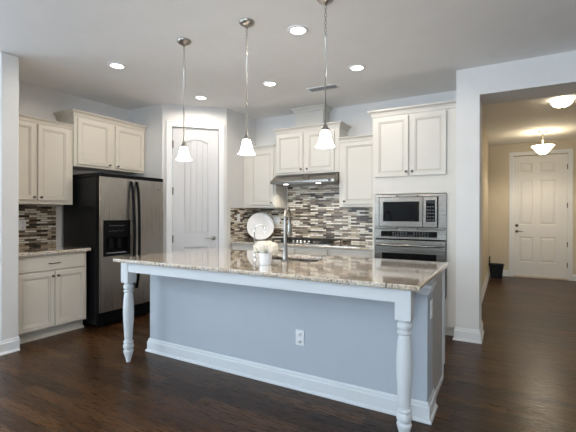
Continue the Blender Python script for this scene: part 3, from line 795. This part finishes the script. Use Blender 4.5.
# ------------------------------------------------------------------ pendants
PX = (-2.441, -1.774, -1.103)
PLAB = ['leftmost glass pendant light over the island, hanging before the pantry door', 'middle glass pendant light over the island',
        'rightmost glass pendant light over the island, hanging before the range hood cabinet']
proto = None
for x, lab in zip(PX, PLAB):
    if proto is None:
        t = proto = thing('pendant_light', lab, 'pendant light', (x, 2.46, 0), 0, 'pendant lights over the island')
        MB().lathe([(.061, 2.8095), (.061, 2.8020), (.054, 2.7900), (.034, 2.7780), (.014, 2.7730), (.010, 2.7600), (0, 2.7590)], seg=28).build('canopy', M_NICK, t)
        z = 2.7600; k = 0
        ch = MB()
        while z > 2.5600:
            pts = []
            for q in range(10):
                a = 2*PI*q/10; px, pz = .0075*math.cos(a), .0165*math.sin(a)
                pts.append((px, 0, z-.014+pz) if k % 2 == 0 else (0, px, z-.014+pz))
            ch.tube(pts, .0021, 6, closed=True); z -= .0265; k += 1
        ch.build('chain', M_NICK, t)
        MB().lathe([(.004, 2.5600), (.008, 2.5550), (.008, 2.5430), (.0055, 2.5390), (.0055, 1.9430), (.009, 1.9380), (.010, 1.9250)], seg=14).build('rod', M_NICK, t)
        MB().lathe([(.010, 1.9300), (.015, 1.9250), (.018, 1.9130), (.027, 1.9030), (.030, 1.8930), (.029, 1.8860), (0, 1.8860)], seg=24).build('socket_cap', M_NICK, t)
        pr_ = [(.025, 1.8890), (.028, 1.8830), (.033, 1.8700), (.038, 1.8520), (.042, 1.8300), (.048, 1.8080), (.056, 1.7900), (.068, 1.7760)]
        MB().lathe(pr_+[(r-.004, z) for r, z in reversed(pr_)]+[pr_[0]], seg=32).build('glass_shade', M_SHADE, t)
        MB().lathe([(0, 1.8855), (.010, 1.8820), (.011, 1.8640), (.019, 1.8430), (.020, 1.8280), (.014, 1.8100), (0, 1.8040)], seg=16).build('bulb', M_LAMP, t)
    else:
        t = copy_tree(proto); t.location = (x, 2.46, 0); t['label'] = lab
    point('pendant_lamp', (x, 2.46, 1.765), P_PEND, WARM, .05)

# hall lamps
HX, HY = .552, 8.30
t = thing('hall_pendant', 'hanging hall lamp with flared glass bowl before the front door', 'hall light', (HX, HY, 0))
MB().lathe([(.085, 2.8095), (.085, 2.8000), (.05, 2.7900), (.015, 2.7850), (.008, 2.7700), (.008, 2.6700), (.03, 2.66), (.035, 2.65), (.01, 2.642), (.008, 2.44)], seg=24).build('stem', M_NICK, t)
bw = [(.012, 2.392), (.040, 2.396), (.065, 2.412), (.092, 2.440), (.120, 2.476), (.150, 2.514), (.180, 2.545)]
MB().lathe(bw+[(r-.005, z+.005) for r, z in reversed(bw)][:-1]+[(.006, 2.399)], seg=32).build('glass_bowl', M_HSHADE, t)
MB().lathe([(0, 2.375), (.010, 2.382), (.012, 2.392), (.016, 2.402), (0, 2.404)], seg=14).build('finial', M_PEWT, t)
point('hall_lamp', (HX, HY, 2.5600), P_HALL*.12, (1, .80, .52), .08)
spot('hall_lamp', (HX, HY, 2.355), P_HALL*1.5, (1, .88, .70), 168, .5, .08)
t = thing('flush_light', 'flush dome ceiling light in the hall nearest the opening', 'hall light', (.613, 6.110, 0))
MB().lathe([(.100, 2.8095), (.100, 2.800), (0, 2.7995)], seg=32).build('pan', M_NICK, t)
MB().lathe([(.128, 2.7990), (.126, 2.785), (.116, 2.755), (.092, 2.727), (.055, 2.709), (0, 2.703)], seg=32).build('glass_dome', M_HSHADE, t)
MB().lathe([(.014, 2.704), (.012, 2.694), (.005, 2.686), (0, 2.685)], seg=12).build('finial', M_PEWT, t)
spot('hall_lamp', (.613, 6.110, 2.680), P_HALL*.85, (1, .83, .58), 172, .4, .08)

# black bag in the hall corner
t = thing('tote_bag', 'black open bag with an upright handle in the far hall corner', 'bag', (-.195, 9.10, 0))
def ring(w_, d_, z): return [(-w_, -d_, z), (w_, -d_, z), (w_, d_, z), (-w_, d_, z)]
v = ring(.105, .10, .002)+ring(.135, .125, .285)+ring(.123, .113, .285)+ring(.095, .09, .02)
fs = [(3, 2, 1, 0), (12, 13, 14, 15)]
for k in range(3): fs += [(k*4+i, k*4+(i+1) % 4, k*4+4+(i+1) % 4, k*4+4+i) for i in range(4)]
MB().add(v, fs).build('bag_body', M_BLKTEX, t, .012, 3)
b = MB()
for i in range(4):
    p, q = ring(.138, .128, .272)[i], ring(.138, .128, .272)[(i+1) % 4]; b.tube([p, q], .010, 8)
b.build('rim', M_BLACK, t)
MB().tube([(-.125, -.09, .27), (-.124, -.07, .36), (-.122, -.02, .43), (-.122, .03, .43), (-.124, .08, .36), (-.125, .10, .27)], .011, 8).build('handle', M_BLACK, t)
